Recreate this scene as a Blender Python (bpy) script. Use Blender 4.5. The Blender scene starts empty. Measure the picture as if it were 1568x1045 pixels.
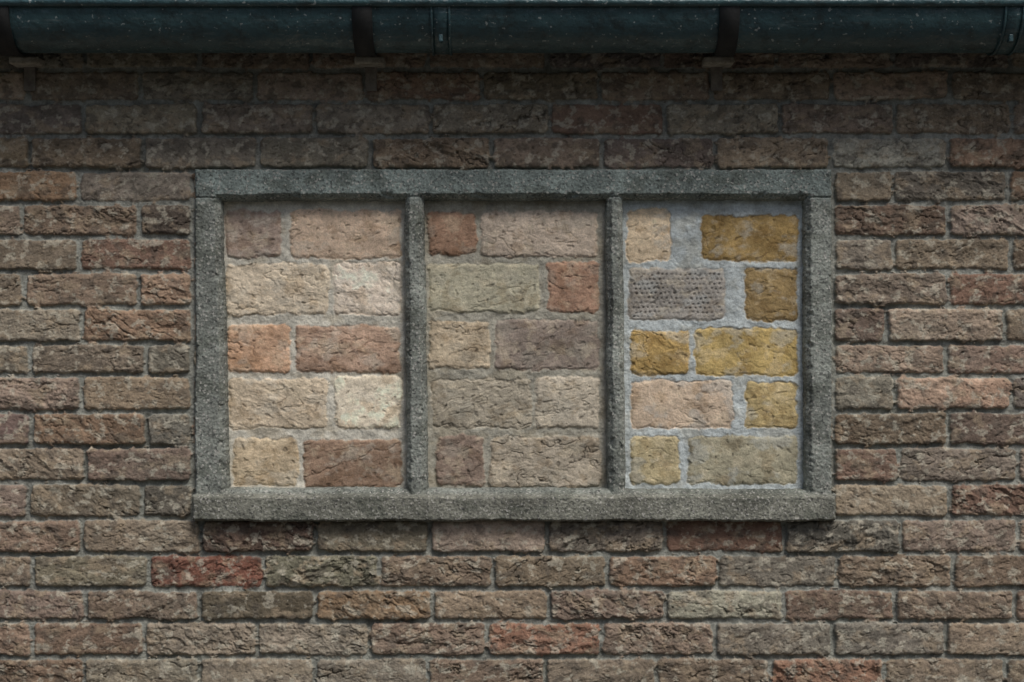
import bpy, math, random
import numpy as np
random.seed(4); rng=np.random.default_rng(7)
S=0.00125; ZC=1.6; CAMD=3.0
def PX(p,depth=0.0): return (np.asarray(p,dtype=float)-784.0)*S*(CAMD+depth)/CAMD
def PZ(p,depth=0.0): return ZC+(522.5-np.asarray(p,dtype=float))*S*(CAMD+depth)/CAMD
def lin(c,g=1.0):
    r=[]
    for v in c:
        v=v/255.0
        r.append((v/12.92 if v<=0.04045 else ((v+0.055)/1.055)**2.4)*g)
    return np.array(r,dtype=np.float32)
def desat(c,k):
    l=(c*np.array([0.25,0.65,0.10],dtype=np.float32)).sum(-1,keepdims=True); return l+(c-l)*k
# ---------------------------------------------------------------- noise
_p=rng.permutation(256).astype(np.int32); _p2=np.concatenate([_p,_p])
_ang=rng.random(256)*2*np.pi; _gx=np.cos(_ang).astype(np.float32); _gy=np.sin(_ang).astype(np.float32)
def perlin(x,y,seed=0):
    x=np.asarray(x,dtype=np.float32)+seed*17.31; y=np.asarray(y,dtype=np.float32)+seed*9.73
    fx0=np.floor(x); fy0=np.floor(y)
    xi=fx0.astype(np.int32)&255; yi=fy0.astype(np.int32)&255
    fx=x-fx0; fy=y-fy0
    a=_p2[xi]; b=_p2[(xi+1)&255]
    u=fx*fx*fx*(fx*(fx*6-15)+10); v=fy*fy*fy*(fy*(fy*6-15)+10)
    def g(h,dx,dy): return _gx[h]*dx+_gy[h]*dy
    h00=_p2[a+yi]; h10=_p2[b+yi]; y1=(yi+1)&255; h01=_p2[a+y1]; h11=_p2[b+y1]
    n0=g(h00,fx,fy); n0=n0+u*(g(h10,fx-1,fy)-n0)
    n1=g(h01,fx,fy-1); n1=n1+u*(g(h11,fx-1,fy-1)-n1)
    return (n0+v*(n1-n0))*1.4
def fbm(x,y,o=4,seed=0,g=0.5):
    r=0;a=1.0;f=1.0
    for i in range(o):
        r=r+a*perlin(x*f,y*f,seed+i*3); a*=g; f*=2.03
    return r
def sst(a,b,x):
    t=np.clip((x-a)/(b-a),0,1); return t*t*(3-2*t)
# ---------------------------------------------------------------- mesh helpers
def grid_mesh(name,X,H,Z,col,keep=None,mat=None,y0=0.0):
    nz,nx=X.shape
    idx=np.arange(nz*nx,dtype=np.int32).reshape(nz,nx)
    q=np.stack([idx[:-1,:-1],idx[:-1,1:],idx[1:,1:],idx[1:,:-1]],-1).reshape(-1,4)
    if keep is not None:
        k=keep.ravel()
        ok=k[q].all(axis=1); q=q[ok]
    used=np.zeros(nz*nx,bool); used[q.ravel()]=True
    remap=np.cumsum(used).astype(np.int32)-1
    q=remap[q]
    co=np.stack([X.ravel(),y0-H.ravel(),Z.ravel()],-1)[used].astype(np.float32)
    c=col.reshape(-1,4)[used].astype(np.float32)
    me=bpy.data.meshes.new(name)
    me.vertices.add(len(co)); me.vertices.foreach_set("co",co.ravel())
    me.loops.add(q.size); me.loops.foreach_set("vertex_index",q.ravel().astype(np.int32))
    me.polygons.add(len(q)); me.polygons.foreach_set("loop_start",np.arange(0,q.size,4,dtype=np.int32))
    me.update(calc_edges=True)
    me.polygons.foreach_set("use_smooth",np.ones(len(q),bool))
    at=me.color_attributes.new("Col",'FLOAT_COLOR','POINT'); at.data.foreach_set("color",c.ravel())
    ob=bpy.data.objects.new(name,me); bpy.context.collection.objects.link(ob)
    if mat: me.materials.append(mat)
    return ob
def mesh_obj(name,verts,faces,mat=None,smooth=False):
    me=bpy.data.meshes.new(name); me.from_pydata(verts,[],faces); me.update()
    if smooth: me.polygons.foreach_set("use_smooth",[True]*len(faces))
    ob=bpy.data.objects.new(name,me); bpy.context.collection.objects.link(ob)
    if mat: me.materials.append(mat)
    return ob
def box(name,x0,x1,y0,y1,z0,z1,mat,bev=0.0):
    v=[(x0,y0,z0),(x1,y0,z0),(x1,y1,z0),(x0,y1,z0),(x0,y0,z1),(x1,y0,z1),(x1,y1,z1),(x0,y1,z1)]
    f=[(0,3,2,1),(4,5,6,7),(0,1,5,4),(1,2,6,5),(2,3,7,6),(3,0,4,7)]
    o=mesh_obj(name,v,f,mat)
    if bev:
        m=o.modifiers.new("b",'BEVEL'); m.width=bev; m.segments=2
    return o
def empty(name):
    o=bpy.data.objects.new(name,None); bpy.context.collection.objects.link(o); return o
# ---------------------------------------------------------------- materials
class NT:
    def __init__(s,name):
        s.m=bpy.data.materials.new(name); s.m.use_nodes=True; s.t=s.m.node_tree; s.n=s.t.nodes; s.b=s.n["Principled BSDF"]
        s.tc=s.n.new("ShaderNodeTexCoord")
    def l(s,a,b): s.t.links.new(a,b)
    def noise(s,scale,detail=4,rough=0.6,vec=None):
        n=s.n.new("ShaderNodeTexNoise"); n.inputs["Scale"].default_value=scale; n.inputs["Detail"].default_value=detail; n.inputs["Roughness"].default_value=rough
        s.l(vec or s.tc.outputs["Object"],n.inputs["Vector"]); return n.outputs["Fac"]
    def vor(s,scale,out="Color",vec=None):
        n=s.n.new("ShaderNodeTexVoronoi"); n.inputs["Scale"].default_value=scale
        s.l(vec or s.tc.outputs["Object"],n.inputs["Vector"]); return n.outputs[out]
    def map(s,sc):
        n=s.n.new("ShaderNodeMapping"); n.inputs["Scale"].default_value=sc; s.l(s.tc.outputs["Object"],n.inputs["Vector"]); return n.outputs[0]
    def rng(s,v,a,b,c,d):
        n=s.n.new("ShaderNodeMapRange"); s.l(v,n.inputs[0])
        for i,k in enumerate((a,b,c,d)): n.inputs[i+1].default_value=k
        return n.outputs[0]
    def math(s,op,a,b):
        n=s.n.new("ShaderNodeMath"); n.operation=op
        for i,k in enumerate((a,b)):
            if hasattr(k,"links"): s.l(k,n.inputs[i])
            else: n.inputs[i].default_value=k
        return n.outputs[0]
    def mix(s,f,a,b,mode='MIX'):
        n=s.n.new("ShaderNodeMix"); n.data_type='RGBA'; n.blend_type=mode
        for k,i in ((f,0),(a,6),(b,7)):
            if hasattr(k,"links"): s.l(k,n.inputs[i])
            else: n.inputs[i].default_value=k if i==0 else (k[0],k[1],k[2],1)
        return n.outputs[2]
    def scale(s,c,f):
        n=s.n.new("ShaderNodeVectorMath"); n.operation='SCALE'; s.l(c,n.inputs[0]); s.l(f,n.inputs["Scale"]); return n.outputs[0]
    def bump(s,h,dist,strength=1.0,nrm=None):
        n=s.n.new("ShaderNodeBump"); n.inputs["Distance"].default_value=dist; n.inputs["Strength"].default_value=strength
        s.l(h,n.inputs["Height"]); 
        if nrm: s.l(nrm,n.inputs["Normal"])
        return n.outputs[0]
    def attr(s,name="Col"):
        n=s.n.new("ShaderNodeAttribute"); n.attribute_name=name; return n
def masonry_mat(name,grain=1.0):
    t=NT(name); a=t.attr()
    c=a.outputs["Color"]
    f1=t.rng(t.noise(330,5,0.7),0.3,0.7,0.82,1.18)
    f2=t.rng(t.noise(90,4,0.65),0.3,0.7,0.78,1.2)
    c=t.scale(c,t.math('MULTIPLY',f1,f2))
    g=t.rng(t.noise(520,2,0.5),0.66,0.74,0,0.4); c=t.mix(g,c,lin((205,198,186),0.75))
    p=t.rng(t.noise(300,2,0.5,t.map((1,1.3,1.1))),0.31,0.25,0,0.6); c=t.mix(p,c,(0.025,0.022,0.02))
    t.l(c,t.b.inputs["Base Color"]); t.b.inputs["Roughness"].default_value=0.93
    t.b.inputs["Specular IOR Level"].default_value=0.2
    h=t.math('ADD',t.noise(200,5,0.62),t.math('MULTIPLY',t.noise(800,3,0.6),0.25))
    t.l(t.bump(h,0.0024*grain,0.9),t.b.inputs["Normal"])
    return t.m
M_wall=masonry_mat("weathered_brick"); M_inf=masonry_mat("infill_brick",0.7)
def concrete_mat():
    t=NT("speckled_concrete"); a=t.attr()
    c=a.outputs["Color"]
    sep=t.n.new("ShaderNodeSeparateColor"); t.l(t.vor(290),sep.inputs[0])
    sp=t.rng(sep.outputs[0],0,1,0.76,1.24)
    c=t.scale(c,sp)
    c=t.mix(t.rng(sep.outputs[1],0.89,0.93,0,0.6),c,(0.50,0.48,0.43))
    c=t.mix(t.rng(sep.outputs[2],0.88,0.92,0,0.6),c,(0.05,0.05,0.05))
    c=t.scale(c,t.rng(t.noise(18,6,0.7),0.3,0.7,0.66,1.25))
    c=t.scale(c,t.rng(t.noise(180,4,0.7),0.3,0.7,0.85,1.15))
    t.l(c,t.b.inputs["Base Color"]); t.b.inputs["Roughness"].default_value=0.9; t.b.inputs["Specular IOR Level"].default_value=0.25
    h=t.math('ADD',t.noise(300,5,0.7),t.math('MULTIPLY',t.vor(290,"Distance"),0.4))
    t.l(t.bump(h,0.0018,0.7),t.b.inputs["Normal"]); return t.m
M_con=concrete_mat()
def gutter_mat():
    t=NT("teal_gutter_paint")
    n=t.noise(9,6,0.7,t.map((1,1,3)))
    c=t.mix(t.rng(n,0.35,0.7,0,1),(0.030,0.064,0.072),(0.052,0.104,0.110))
    st=t.noise(60,5,0.7,t.map((0.25,1,2.2)))
    c=t.mix(t.rng(st,0.57,0.69,0,0.5),c,(0.17,0.20,0.19))
    d=t.noise(24,6,0.75); c=t.mix(t.rng(d,0.50,0.66,0,0.75),c,(0.018,0.026,0.025))
    sp=t.noise(120,2,0.5); c=t.mix(t.rng(sp,0.67,0.71,0,0.75),c,(0.35,0.38,0.36))
    t.l(c,t.b.inputs["Base Color"]); t.l(t.rng(d,0.3,0.7,0.22,0.5),t.b.inputs["Roughness"])
    t.l(t.bump(t.noise(14,5,0.6),0.014,0.8),t.b.inputs["Normal"]); return t.m
M_gut=gutter_mat()
def simple(name,c1,c2,scale,rough,bd=0.002,metal=0):
    t=NT(name); c=t.mix(t.rng(t.noise(scale,6,0.7),0.35,0.65,0,1),c1,c2)
    t.l(c,t.b.inputs["Base Color"]); t.b.inputs["Roughness"].default_value=rough; t.b.inputs["Metallic"].default_value=metal
    t.l(t.bump(t.noise(scale*4,5,0.7),bd,0.7),t.b.inputs["Normal"]); return t.m
M_iron=simple("blackened_iron",(0.003,0.004,0.004),(0.010,0.010,0.009),60,0.65,0.001)
M_stub=simple("weathered_timber",(0.22,0.19,0.14),(0.5,0.45,0.36),60,0.9)
M_plate=simple("mortar_stained_plate",(0.13,0.11,0.09),(0.25,0.22,0.18),60,0.9)
M_roof=simple("clay_tile",(0.05,0.035,0.03),(0.10,0.06,0.045),20,0.8,0.004)
M_board=simple("eave_board",(0.03,0.028,0.025),(0.06,0.055,0.05),20,0.8)
M_ground=simple("paving_ground",(0.06,0.06,0.055),(0.10,0.095,0.085),6,0.95,0.01)
M_core=simple("wall_core",(0.12,0.10,0.09),(0.18,0.15,0.13),20,0.95)
M_leaf=simple("sky_block_leaves",(0.03,0.055,0.015),(0.07,0.10,0.03),3,0.7)
# ---------------------------------------------------------------- brick surface texture (per brick random frame)
def terrace(n,k,w):
    t=n*k; f=np.floor(t); return (f+sst(0.0,w,t-f))/k
def brick_relief(X,Z,bid,par):
    ox=par[bid,0]*40; oz=par[bid,1]*40; an=(par[bid,2]-0.5)*1.2
    ca=np.cos(an); sa=np.sin(an)
    u=(X*ca+Z*sa)+ox; v=(-X*sa+Z*ca)+oz
    wu=fbm(u*26,v*34,4,1,0.55)*0.42; wv=fbm(u*26,v*34,4,25,0.55)*0.42
    a1=fbm(u*13+wu,v*30+wv,2,11,0.5)
    ter=terrace(a1,2.6,0.17)                      # flaky shelves of the hand-thrown clay
    n0=perlin(u*17+wu,v*40+wv,15)
    folds=np.sqrt(np.abs(n0)+0.012)               # rolled folds between creases
    n1=perlin(u*30+wu*1.5,v*74+wv*1.5,18)
    cr1=np.clip(1-np.abs(n0)/0.06,0,1); cr2=np.clip(1-np.abs(n1)/0.08,0,1)
    gate=sst(-0.1,0.3,perlin(u*15,v*22,21)); gate2=sst(0.0,0.4,perlin(u*20,v*26,22))
    low=fbm(u*11,v*14,2,31)
    fine=fbm(u*90,v*120,4,41,0.62)
    rough=par[bid,3]; mixk=par[bid,6]
    h=ter*0.0038*rough*(0.5+mixk)+(folds-0.45)*0.0030*rough*(1.4-mixk)*gate - (cr1*gate*0.0038+cr2*gate2*0.0020)*rough + low*0.0012 + fine*0.00065
    pit=sst(0.48,0.66,perlin(u*120,v*150,51)); h-=pit*0.0016
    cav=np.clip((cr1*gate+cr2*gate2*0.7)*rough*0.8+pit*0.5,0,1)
    return h,cav,low,fine
# ---------------------------------------------------------------- outer wall
rows=[-101,-49,3,55,107,156,208,260,311,363,416,470,526,575,630,684,740,794,849,902,952,1007,1061]
while rows[-1]<1850: rows.append(rows[-1]+53.4)
A=[127,303,480,660,842,1018,1195,1370,1550]; B=[45,218,395,567,752,922,1095,1272,1452]
J={0:B,1:A,2:B,3:A,4:B,5:A,6:B}
J[3]=[130,306,476,655,838,1015,1190,1368,1548]; J[4]=[42,215,390,560,738,918,1090,1274,1456]
WL,WR=294,1276
J[7]=[120,WL,WR,1368,1545]; J[8]=[33,212,WL,WR,1453]; J[9]=[120,WL,WR,1370,1548]; J[10]=[35,211,WL,WR,1452]
J[11]=[125,WL,WR,1358,1540]; J[12]=[45,222,WL,WR,1450]; J[13]=[123,WL,WR,1372,1550]; J[14]=[47,225,WL,WR,1452]
J[15]=[130,WL,WR,1378,1560]; J[16]=[42,217,WL,WR,1455]
J[17]=[125,308,483,658,838,1018,1202,1380,1560]; J[18]=[50,227,402,580,755,930,1100,1283,1460]
J[19]=[130,305,482,662,840,1020,1200,1372,1555]; J[20]=[48,220,393,565,745,922,1095,1275,1450]
J[21]=[128,305,482,655,835,1005,1180,1355,1540]
nrow=len(rows)-1
for r in range(22,nrow): J[r]=[x+random.uniform(-5,5) for x in (A if r%2 else B)]
for r in range(nrow):
    l=list(J[r])
    while l[0]>-2900: l.insert(0,l[0]-177+random.uniform(-4,4))
    while l[-1]<4400: l.append(l[-1]+177+random.uniform(-4,4))
    J[r]=np.array(l)
def axis(a,b,c0,c1,f,g):
    L=np.arange(c0,a,-g)[::-1] if c0>a else np.array([])
    C=np.arange(c0,c1,f); R=np.arange(c1,b,g)
    return np.unique(np.round(np.concatenate([L,C,R,[b]]),5))
xs=axis(-3.4,3.4,-1.03,1.03,0.0014,0.009); zs=axis(0.0,2.27,0.93,2.27,0.0014,0.009)
X,Z=np.meshgrid(xs,zs); X=X.astype(np.float32); Z=Z.astype(np.float32)
wob=0.0022
Xw=X+perlin(X*9,Z*9,2)*wob+perlin(X*30,Z*30,4)*0.0012; Zw=Z+perlin(X*7,Z*9,6)*wob+perlin(X*28,Z*28,8)*0.0012
U=Xw/S+784; V=522.5-(Zw-ZC)/S      # wall layout units (1.25 mm)
rowi=np.clip(np.searchsorted(np.array(rows),V.ravel()).reshape(V.shape)-1,0,nrow-1)
bid=np.zeros(V.shape,np.int32); dx=np.zeros(V.shape,np.float32); base=0; info=[]
ra=np.array(rows)
dz=np.minimum(V-ra[rowi],ra[rowi+1]-V)
for r in range(nrow):
    m=rowi==r
    if not m.any():
        continue
    j=J[r]; u=U[m]; k=np.clip(np.searchsorted(j,u)-1,0,len(j)-2)
    dx[m]=np.minimum(u-j[k],j[k+1]-u); bid[m]=base+k
    for q in range(len(j)-1): info.append((r,j[q],j[q+1]))
    base+=len(j)-1
nb=base
par=rng.random((nb,8)).astype(np.float32)
par[:,3]=0.25+par[:,3]*0.9
pal=[(126,110,94),(122,107,92),(136,119,101),(115,104,94),(129,111,96),(142,122,104),(109,98,88),(127,108,92),(119,109,97),(144,125,108),(116,99,88),(126,114,99),(124,103,88),(136,110,92)]
bc=np.zeros((nb,3),np.float32)
spec={(18,227):(120,80,66),(20,745):(144,104,84),(13,1372):(168,136,115),(6,1272):(160,153,139),(7,-57):(140,112,88),
 (19,482):(132,107,83),(17,308):(92,74,64),(17,483):(114,104,88),(17,1018):(114,87,73),(8,212):(92,80,71),(9,120):(120,94,80),(21,1180):(142,106,86),
 (6,395):(120,111,97),(10,1452):(125,97,82),(15,1276):(120,96,82),(13,1276):(129,119,105),(14,47):(125,101,82),(8,1276):(114,94,80),(11,1358):(150,130,113),(13,45):(132,114,92),
 (19,1020):(154,147,129),(18,402):(111,105,88),(11,-52):(137,124,108),(12,45):(120,106,92),(7,120):(132,119,107),(20,48):(124,102,86),(5,1018):(129,118,102),(4,738):(114,101,84),
 (18,755):(122,106,88),(20,922):(135,115,100),(16,1455):(122,96,82),(17,1202):(99,93,84),(12,1450):(135,111,97),(16,217):(98,89,79),(15,130):(120,100,88),(18,50):(119,109,91)}
for i,(r,a,b) in enumerate(info):
    c=np.array(pal[random.randrange(len(pal))],float)+np.array([random.gauss(0,8)]*3)+np.array([random.gauss(0,2.5),0,random.gauss(0,1.5)])
    for (rr,xx),cc in spec.items():
        if rr==r and abs(a-xx)<9: c=np.array(cc,float)
    bc[i]=lin(np.clip(c,30,230))
bc=desat(bc,0.93)
R=7.0
qx=np.clip(R-(dx-2.4),0,R); qz=np.clip(R-(dz-2.4),0,R)
d=(R-np.hypot(qx,qz))
e=d-1.0+fbm(X*60,Z*60,4,61,0.6)*1.9+perlin(X*16,Z*22,63)*1.7
m=sst(-0.7,0.7,e)
h,cr,low,fine=brick_relief(X,Z,bid,par)
edge=np.clip(e/5.5,0,1); rnd=(1-(1-edge)**2.2)
top=(par[bid,4]-0.5)*0.006+h*(0.5+0.5*edge)-0.0030*(1-rnd)
mort=-0.0078+fbm(X*50,Z*50,4,71,0.65)*0.0018+fbm(X*7,Z*7,2,75)*0.0035
H=mort*(1-m)+np.maximum(top,mort+0.0005)*m
col=bc[bid]
tn=fbm(X*16,Z*22,4,81,0.6)
col=col*(1+0.30*tn[...,None])
st=sst(0.05,0.6,fbm(X*24,Z*30,4,91,0.6))[...,None]*0.6
col=col*(1-st)+lin((146,128,108))*st
st=sst(0.1,0.6,fbm(X*30,Z*34,4,95,0.6))[...,None]*0.55
col=col*(1-st)+lin((84,76,69))*st
st=sst(0.2,0.6,fbm(X*40,Z*44,4,97,0.65))[...,None]*0.55
col=col*(1-st)+lin((176,166,150))*st
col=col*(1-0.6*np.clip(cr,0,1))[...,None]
gm=sst(0.1,0.6,fbm(X*3,Z*3,3,101)+(1.35-Z)*0.5)[...,None]*0.15
col=col*(1-gm)+col.mean(-1,keepdims=True)*np.array([0.95,1.01,0.86])*gm
mc=lin((130,128,121))[None,None]*(1+0.38*fbm(X*30,Z*30,4,111,0.65))[...,None]
mc=mc*(1-gm)+mc*np.array([0.80,0.86,0.80])*gm
col=mc*(1-m[...,None])+col*m[...,None]
G=1.36*np.array([0.965,1.0,0.975])
C4=np.concatenate([np.clip(col*G,0.004,0.9),m[...,None]],-1)
uu=X/S+784; vv=522.5-(Z-ZC)/S
keep=~((uu>303)&(uu<1269)&(vv>265)&(vv<792))
wall=grid_mesh("brick_wall",X,H,Z,C4,keep,M_wall)
core=box("wall_core",-3.4,3.4,0.075,0.3,0.0,2.27,M_core); core.parent=wall
del X,Z,H,col,C4
# ---------------------------------------------------------------- bricked-up window
win=empty("bricked_up_window")
fx=np.arange(292,1282.1,1.0); fz=np.arange(254,803,1.0)
Uf,Vf=np.meshgrid(fx,fz[::-1]); Xf=PX(Uf).astype(np.float32); Zf=PZ(Vf).astype(np.float32)
wu=fbm(Xf*10,Zf*10,2,201)*1.5+fbm(Xf*90,Zf*90,3,203,0.6)*0.9
wv=fbm(Xf*10,Zf*10,2,205)*1.5+fbm(Xf*90,Zf*90,3,207,0.6)*0.9
Ud=Uf+wu; Vd=Vf+wv
t=(Vd-300)/450.0
def odist(l0,l1,r0,r1,top,bot):
    L=l0+(l1-l0)*t; Rr=r0+(r1-r0)*t
    return np.maximum(np.maximum(L-Ud,Ud-Rr),np.maximum(top-Vd,Vd-bot))
D=np.minimum(np.minimum(odist(339,350,618,621,307,748),odist(650,656,927,930,307,748)),odist(955,960,1231,1233,307,750))
Hf=np.interp(D,[-1.6,0,0.8,2.2,8.0,9.5],[-0.08,-0.040,-0.026,-0.013,-0.003,0.0])
od=np.minimum(np.minimum(Ud-299,1273-Ud),np.minimum(Vd-260,900-Vd))
Hf=np.minimum(Hf+0.007, np.interp(od,[-2.5,0,3],[-0.03,0.002,0.0072]))
sill=np.minimum(np.minimum(Ud-297,1277-Ud),np.minimum((Vd-757),797-Vd))
Hs=np.interp(sill,[-2.2,0,3.5],[-0.03,0.018,0.026])
Hf=np.where(Vd>757,np.maximum(np.where(Vd<790,Hf,-0.04),Hs),Hf)
Hf=np.where((Vd>797),Hs,Hf)
gr=np.exp(-((Vd-303)/1.3)**2)*((Ud<334)|(Ud>1238))*0.004+np.exp(-((Vd-303)/1.3)**2)*(((Ud>625)&(Ud<645))|((Ud>933)&(Ud<950)))*0.003
Hf=Hf-gr
Hf=Hf+fbm(Xf*170,Zf*170,3,211,0.7)*0.0008+fbm(Xf*30,Zf*30,3,213)*0.0010
chip=sst(0.25,0.6,fbm(Xf*28,Zf*28,3,217))*np.exp(-(D-8)**2/12.0); Hf=Hf-chip*0.005
chip2=sst(0.3,0.6,fbm(Xf*34,Zf*34,3,219))*np.exp(-(np.minimum(od,np.where(Vd>757,sill,99)))**2/10.0); Hf=Hf-chip2*0.006
cf=lin((121,122,116))[None,None]*(1+0.30*fbm(Xf*9,Zf*9,4,221,0.6))[...,None]
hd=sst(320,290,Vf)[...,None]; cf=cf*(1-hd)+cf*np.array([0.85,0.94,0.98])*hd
sl=sst(752,760,Vf)[...,None]; cf=cf*(1-sl)+cf*np.array([0.86,0.81,0.76])*sl
mo=sst(0.1,0.6,fbm(Xf*12,Zf*20,4,225,0.6))[...,None]*0.5; cf=cf*(1-mo)+lin((76,78,70))*mo
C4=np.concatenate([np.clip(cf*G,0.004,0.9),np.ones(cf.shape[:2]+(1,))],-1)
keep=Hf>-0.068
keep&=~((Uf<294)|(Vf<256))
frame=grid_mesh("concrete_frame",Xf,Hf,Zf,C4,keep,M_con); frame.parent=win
# infill
DEP=0.024
def infill(name,x0,x1,bricks,mortar,seed,mh,ds=0.86):
    xx=np.arange(x0,x1,1.0); zz=np.arange(298,760,1.0)[::-1]
    Ui,Vi=np.meshgrid(xx,zz); Xi=PX(Ui,DEP).astype(np.float32); Zi=PZ(Vi,DEP).astype(np.float32)
    Uw=Ui+perlin(Xi*12,Zi*12,seed)*1.8+perlin(Xi*40,Zi*40,seed+2)*1.1; Vw=Vi+perlin(Xi*12,Zi*12,seed+4)*1.8+perlin(Xi*40,Zi*40,seed+6)*1.1
    best=np.full(Ui.shape,-99.0,np.float32); bid=np.zeros(Ui.shape,np.int32)
    for i,b in enumerate(bricks):
        a,bb,c,dd=b[0:4]; Rr=7
        ddx=np.minimum(Uw-a,bb-Uw); ddz=np.minimum(Vw-c,dd-Vw)
        mn=np.minimum(ddx,ddz); qx=np.clip(Rr-ddx,0,None); qz=np.clip(Rr-ddz,0,None)
        sd=Rr-np.hypot(qx,qz); sd=np.where((ddx>Rr)&(ddz>Rr),mn,sd)
        w=sd>best; best=np.where(w,sd,best); bid=np.where(w,i,bid)
    par=rng.random((len(bricks),8)).astype(np.float32)
    for i,b in enumerate(bricks): par[i,3]=b[5]
    e=best+fbm(Xi*60,Zi*60,4,seed+8,0.62)*2.6+perlin(Xi*20,Zi*20,seed+9)*3.0
    m=sst(-1.8,1.8,e)
    h,cr,low,fine=brick_relief(Xi*0.62,Zi*0.62,bid,par)
    edge=np.clip(e/6,0,1)
    top=(par[bid,4]-0.5)*0.003+h*0.75-0.003*(1-edge)**2
    mt=-mh+fbm(Xi*40,Zi*40,4,seed+12,0.6)*0.0016+fbm(Xi*9,Zi*9,2,seed+13)*0.0014
    dots=np.zeros_like(Xi)
    for i,b in enumerate(bricks):
        if len(b)>6:   # key-dimpled brick face
            pu=(Uw+0.08*Vw)/7.2+perlin(Xi*70,Zi*70,seed+60)*0.22; pv=Vw/7.2+perlin(Xi*70,Zi*70,seed+62)*0.22
            ru=pu+0.5*(np.floor(pv)%2)
            rr=np.hypot(ru-np.floor(ru)-0.5,pv-np.floor(pv)-0.5)
            dots=np.where(bid==i,sst(0.32,0.16,rr)*(0.35+0.65*sst(-0.4,0.3,fbm(Xi*22,Zi*22,3,seed+40)))*(e>6),dots)
    top=top-dots*0.0020
    Hh=mt*(1-m)+np.maximum(top,mt-0.002)*m
    bcol=desat(np.array([lin(b[4]) for b in bricks],np.float32),ds)[bid]
    bcol=bcol*(1+0.26*fbm(Xi*14,Zi*16,4,seed+14,0.6))[...,None]
    s1=sst(0.05,0.7,fbm(Xi*22,Zi*24,5,seed+20,0.65))[...,None]*0.5
    bcol=bcol*(1-s1)+(bcol*0.5+lin((190,174,150))*0.52)*s1
    s2=sst(0.05,0.7,fbm(Xi*22,Zi*22,5,seed+24,0.65))[...,None]*0.65
    bcol=bcol*(1-s2)+bcol*np.array([0.68,0.62,0.55])*s2
    # thin old-mortar smears over the brick faces
    s4=sst(0.15,0.6,fbm(Xi*16,Zi*20,4,seed+44,0.6))[...,None]*0.32
    bcol=bcol*(1-s4)+lin(mortar)*0.92*s4
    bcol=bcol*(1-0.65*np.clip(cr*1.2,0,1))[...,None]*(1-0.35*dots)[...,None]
    mcol=lin(mortar)[None,None]*(1+0.22*fbm(Xi*24,Zi*24,4,seed+28,0.6))[...,None]
    s3=sst(0.0,0.6,fbm(Xi*12,Zi*16,4,seed+33,0.6))[...,None]*0.5
    mcol=mcol*(1-s3)+mcol*np.array([0.80,0.72,0.61])*s3
    cc=mcol*(1-m[...,None])+bcol*m[...,None]
    C4=np.concatenate([np.clip(cc*G*1.12,0.004,0.9),m[...,None]],-1)
    o=grid_mesh(name,Xi,Hh,Zi,C4,None,M_inf,y0=DEP); o.parent=win; return o
P1=[(344,430,322,394,(146,125,112),.4),(446,613,322,396,(188,160,136),.5),(345,503,405,483,(188,169,146),.7),(511,613,403,483,(204,185,167),.6),
 (348,444,497,570,(184,144,114),.6),(452,614,499,571,(162,131,110),.4),(350,500,580,657,(180,160,136),.5),(513,615,576,656,(214,196,172),.3),
 (356,456,672,744,(176,154,125),.4),(464,615,672,747,(130,104,85),.6)]
P2=[(655,729,325,391,(142,109,87),.6),(736,914,325,394,(176,156,138),.6),(655,827,404,479,(158,149,127),.4),(838,917,402,477,(154,118,96),.5),
 (657,749,491,566,(164,145,121),.6),(758,917,489,567,(132,116,105),.4),(661,813,581,656,(148,136,119),.7),(820,918,577,656,(168,154,136),.5),
 (668,741,668,745,(126,106,93),.6),(749,919,668,747,(152,138,121),.8)]
P3=[(960,1026,320,401,(196,170,138),.25),(1074,1222,330,400,(146,116,62),.4),(963,1110,410,491,(142,133,125),.25,1),(1141,1220,412,491,(136,110,66),.6),
 (967,1055,506,574,(164,131,68),.7),(1063,1221,503,576,(170,141,77),.3),(966,1122,583,656,(184,158,133),.4),(1141,1221,584,655,(166,142,92),.6),
 (965,1041,668,742,(164,146,108),.4),(1053,1222,668,742,(146,136,112),.3)]
infill("brick_infill_1",330,636,P1,(172,165,154),301,0.0032)
infill("brick_infill_2",640,944,P2,(142,136,125),341,0.0025)
infill("brick_infill_3",944,1246,P3,(160,163,163),381,0.001,0.82)
# ---------------------------------------------------------------- gutter
gut=empty("rain_gutter")
gy,gz,gr_=-0.110,2.207,0.075
def trough(name,x0,x1,ro,ri,mat,a0=-4,a1=184,nx=40,na=48):
    vs=[];fs=[]
    for i in range(nx+1):
        x=x0+(x1-x0)*i/nx
        for k in range(na+1):
            a=math.radians(a0+(a1-a0)*k/na); vs.append((x,gy-ro*math.cos(a),gz-ro*math.sin(a)))
        for k in range(na,-1,-1):
            a=math.radians(a0+(a1-a0)*k/na); vs.append((x,gy-ri*math.cos(a),gz-ri*math.sin(a)))
    n=2*(na+1)
    for i in range(nx):
        for k in range(n):
            k2=(k+1)%n; fs.append((i*n+k,(i+1)*n+k,(i+1)*n+k2,i*n+k2))
    fs.append(tuple(range(n))); fs.append(tuple(nx*n+k for k in range(n-1,-1,-1)))
    o=mesh_obj(name,vs,fs,mat,True)
    me=o.data
    me.polygons[len(fs)-1].use_smooth=False; me.polygons[len(fs)-2].use_smooth=False
    return o
def tube(name,x0,x1,y,z,r,mat,n=16):
    vs=[];fs=[]
    for x in (x0,x1):
        for k in range(n):
            a=2*math.pi*k/n; vs.append((x,y+r*math.cos(a),z+r*math.sin(a)))
    for k in range(n): fs.append((k,(k+1)%n,n+(k+1)%n,n+k))
    fs.append(tuple(range(n-1,-1,-1))); fs.append(tuple(range(n,2*n)))
    return mesh_obj(name,vs,fs,mat,True)
trough("trough",-3.45,3.45,gr_,gr_-0.002,M_gut).parent=gut
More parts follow.
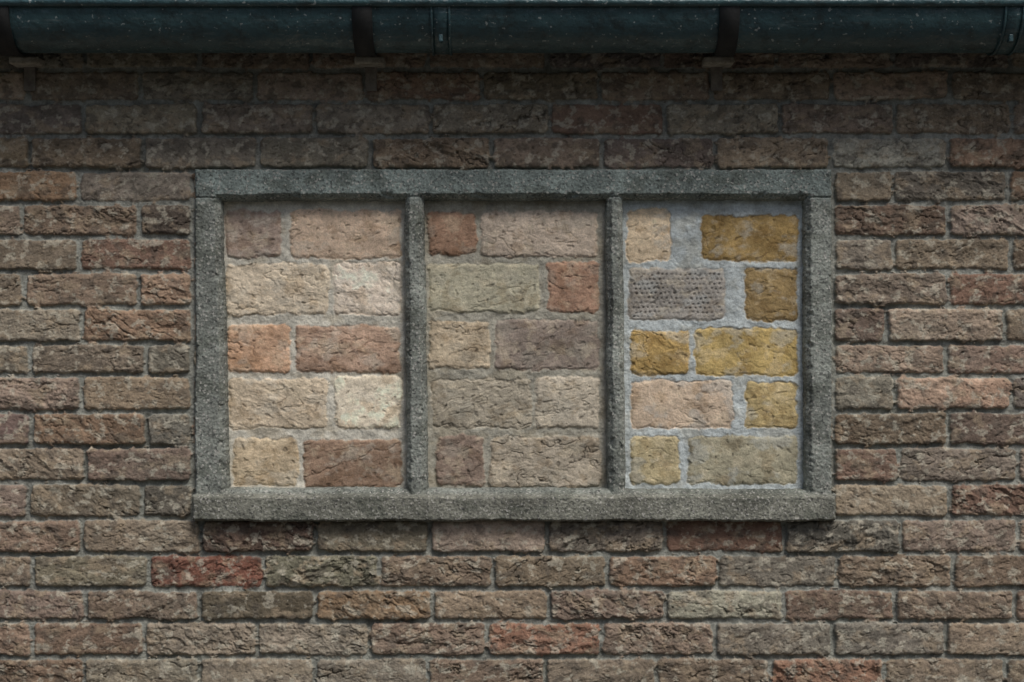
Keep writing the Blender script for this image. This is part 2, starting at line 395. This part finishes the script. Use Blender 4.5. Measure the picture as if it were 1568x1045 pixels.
tube("rolled_lip",-3.45,3.45,gy-gr_-0.004,gz+0.001,0.008,M_gut).parent=gut
def gx(p): return (p-784)*S*(CAMD-0.165)/CAMD
for i,p in enumerate((675,1548,-330)):
    c=trough("coupler_%d"%i,gx(p)-0.016,gx(p)+0.016,gr_+0.0025,gr_-0.0015,M_gut,nx=2); c.parent=gut
    for s in (-1,1):
        c=trough("coupler_rim_%d"%i,gx(p)+s*0.016-0.002,gx(p)+s*0.016+0.002,gr_+0.0045,gr_-0.001,M_gut,nx=1); c.parent=gut
    box("coupler_clip_%d"%i,gx(p)-0.004,gx(p)+0.004,gy-0.058,gy-0.040,gz-0.066,gz-0.052,M_gut,0.002).parent=gut
for i,p in enumerate((-1093,-542,4,556,1115,1670,2225)):
    cx=gx(p)
    trough("bracket_strap_%d"%i,cx-0.018,cx+0.018,gr_+0.006,gr_+0.0012,M_iron,a0=-8,a1=205,nx=2).parent=gut
    box("bracket_arm_%d"%i,cx-0.012,cx+0.012,-0.045,0.0,gz-0.045,gz-0.038,M_iron,0.001).parent=gut
    box("bracket_plate_%d"%i,cx-0.011,cx+0.011,-0.007,0.0,PZ(140),PZ(80),M_plate,0.001).parent=gut
    box("bracket_block_%d"%i,cx-0.028,cx+0.028,-0.045,0.004,PZ(104),PZ(93),M_stub,0.003).parent=gut
# ---------------------------------------------------------------- roof and eave
roof=empty("tiled_roof")
box("fascia_board",-3.5,3.5,-0.034,-0.006,2.272,2.36,M_board,0.002).parent=roof
vs=[];fs=[]
n=400
for i in range(n+1):
    x=-3.6+7.2*i/n; w=0.02*abs(math.sin(x*math.pi/0.24))
    for (y,z) in ((-0.12,2.315),(1.2,2.95),(2.6,3.63),(2.6,3.60),(1.2,2.92),(-0.12,2.295)):
        vs.append((x,y,z+(w if z not in(3.60,2.92,2.295) else 0)))
for i in range(n):
    for k in range(6): fs.append((i*6+k,i*6+(k+1)%6,(i+1)*6+(k+1)%6,(i+1)*6+k))
mesh_obj("roof_tiles",vs,fs,M_roof).parent=roof
mesh_obj("ground",[(-60,-60,0),(60,-60,0),(60,60,0),(-60,60,0)],[(0,1,2,3)],M_ground)
# unseen leaf screen added behind the camera to block low sky light
N=26000
hc=np.stack([rng.uniform(-14,14,N),rng.uniform(-10.2,-8.8,N),rng.random(N)**0.9*5.0],-1)
hc[:,2]*=1+0.10*np.sin(hc[:,0]*1.7)+0.07*np.sin(hc[:,0]*4.1+1)
a=rng.normal(size=(N,3)); a/=np.linalg.norm(a,axis=1)[:,None]; b=np.cross(a,rng.normal(size=(N,3))); b/=np.linalg.norm(b,axis=1)[:,None]
s=rng.uniform(0.07,0.14,N)[:,None]; a=a*s; b=b*s*0.6
hv=np.stack([hc-a,hc+b,hc+a,hc-b],1).reshape(-1,3)
sky_blocker=mesh_obj("sky_block_hedge",hv.tolist(),np.arange(N*4).reshape(-1,4).tolist(),M_leaf)
# ---------------------------------------------------------------- light
w=bpy.data.worlds.new("World"); bpy.context.scene.world=w; w.use_nodes=True
nt=w.node_tree; sky=nt.nodes.new("ShaderNodeTexSky"); sky.sky_type='NISHITA'; sky.sun_disc=False
EL=math.radians(55); AZ=math.radians(30)
sky.sun_elevation=EL; sky.sun_rotation=math.pi-AZ; sky.dust_density=3; sky.air_density=1.0; sky.ozone_density=1.0
nt.links.new(sky.outputs[0],nt.nodes["Background"].inputs[0]); nt.nodes["Background"].inputs[1].default_value=0.088
sd=bpy.data.lights.new("sun",'SUN'); sd.energy=2.3; sd.angle=math.radians(22); sd.color=(1,0.98,0.96)
so=bpy.data.objects.new("sun",sd); bpy.context.collection.objects.link(so)
from mathutils import Vector
dirv=Vector((math.sin(AZ)*math.cos(EL),-math.cos(AZ)*math.cos(EL),math.sin(EL)))
so.rotation_euler=dirv.to_track_quat('Z','Y').to_euler()
# ---------------------------------------------------------------- camera
cd=bpy.data.cameras.new("camera"); cam=bpy.data.objects.new("camera",cd); bpy.context.collection.objects.link(cam)
cam.location=(0,-CAMD,ZC); cam.rotation_euler=(math.radians(90),0,0)
cd.sensor_width=36; cd.lens=36*CAMD/(1568*S); cd.clip_end=500; cd.clip_start=0.05
sc=bpy.context.scene; sc.camera=cam
sc.view_settings.view_transform='Standard'; sc.view_settings.look='None'; sc.view_settings.exposure=0
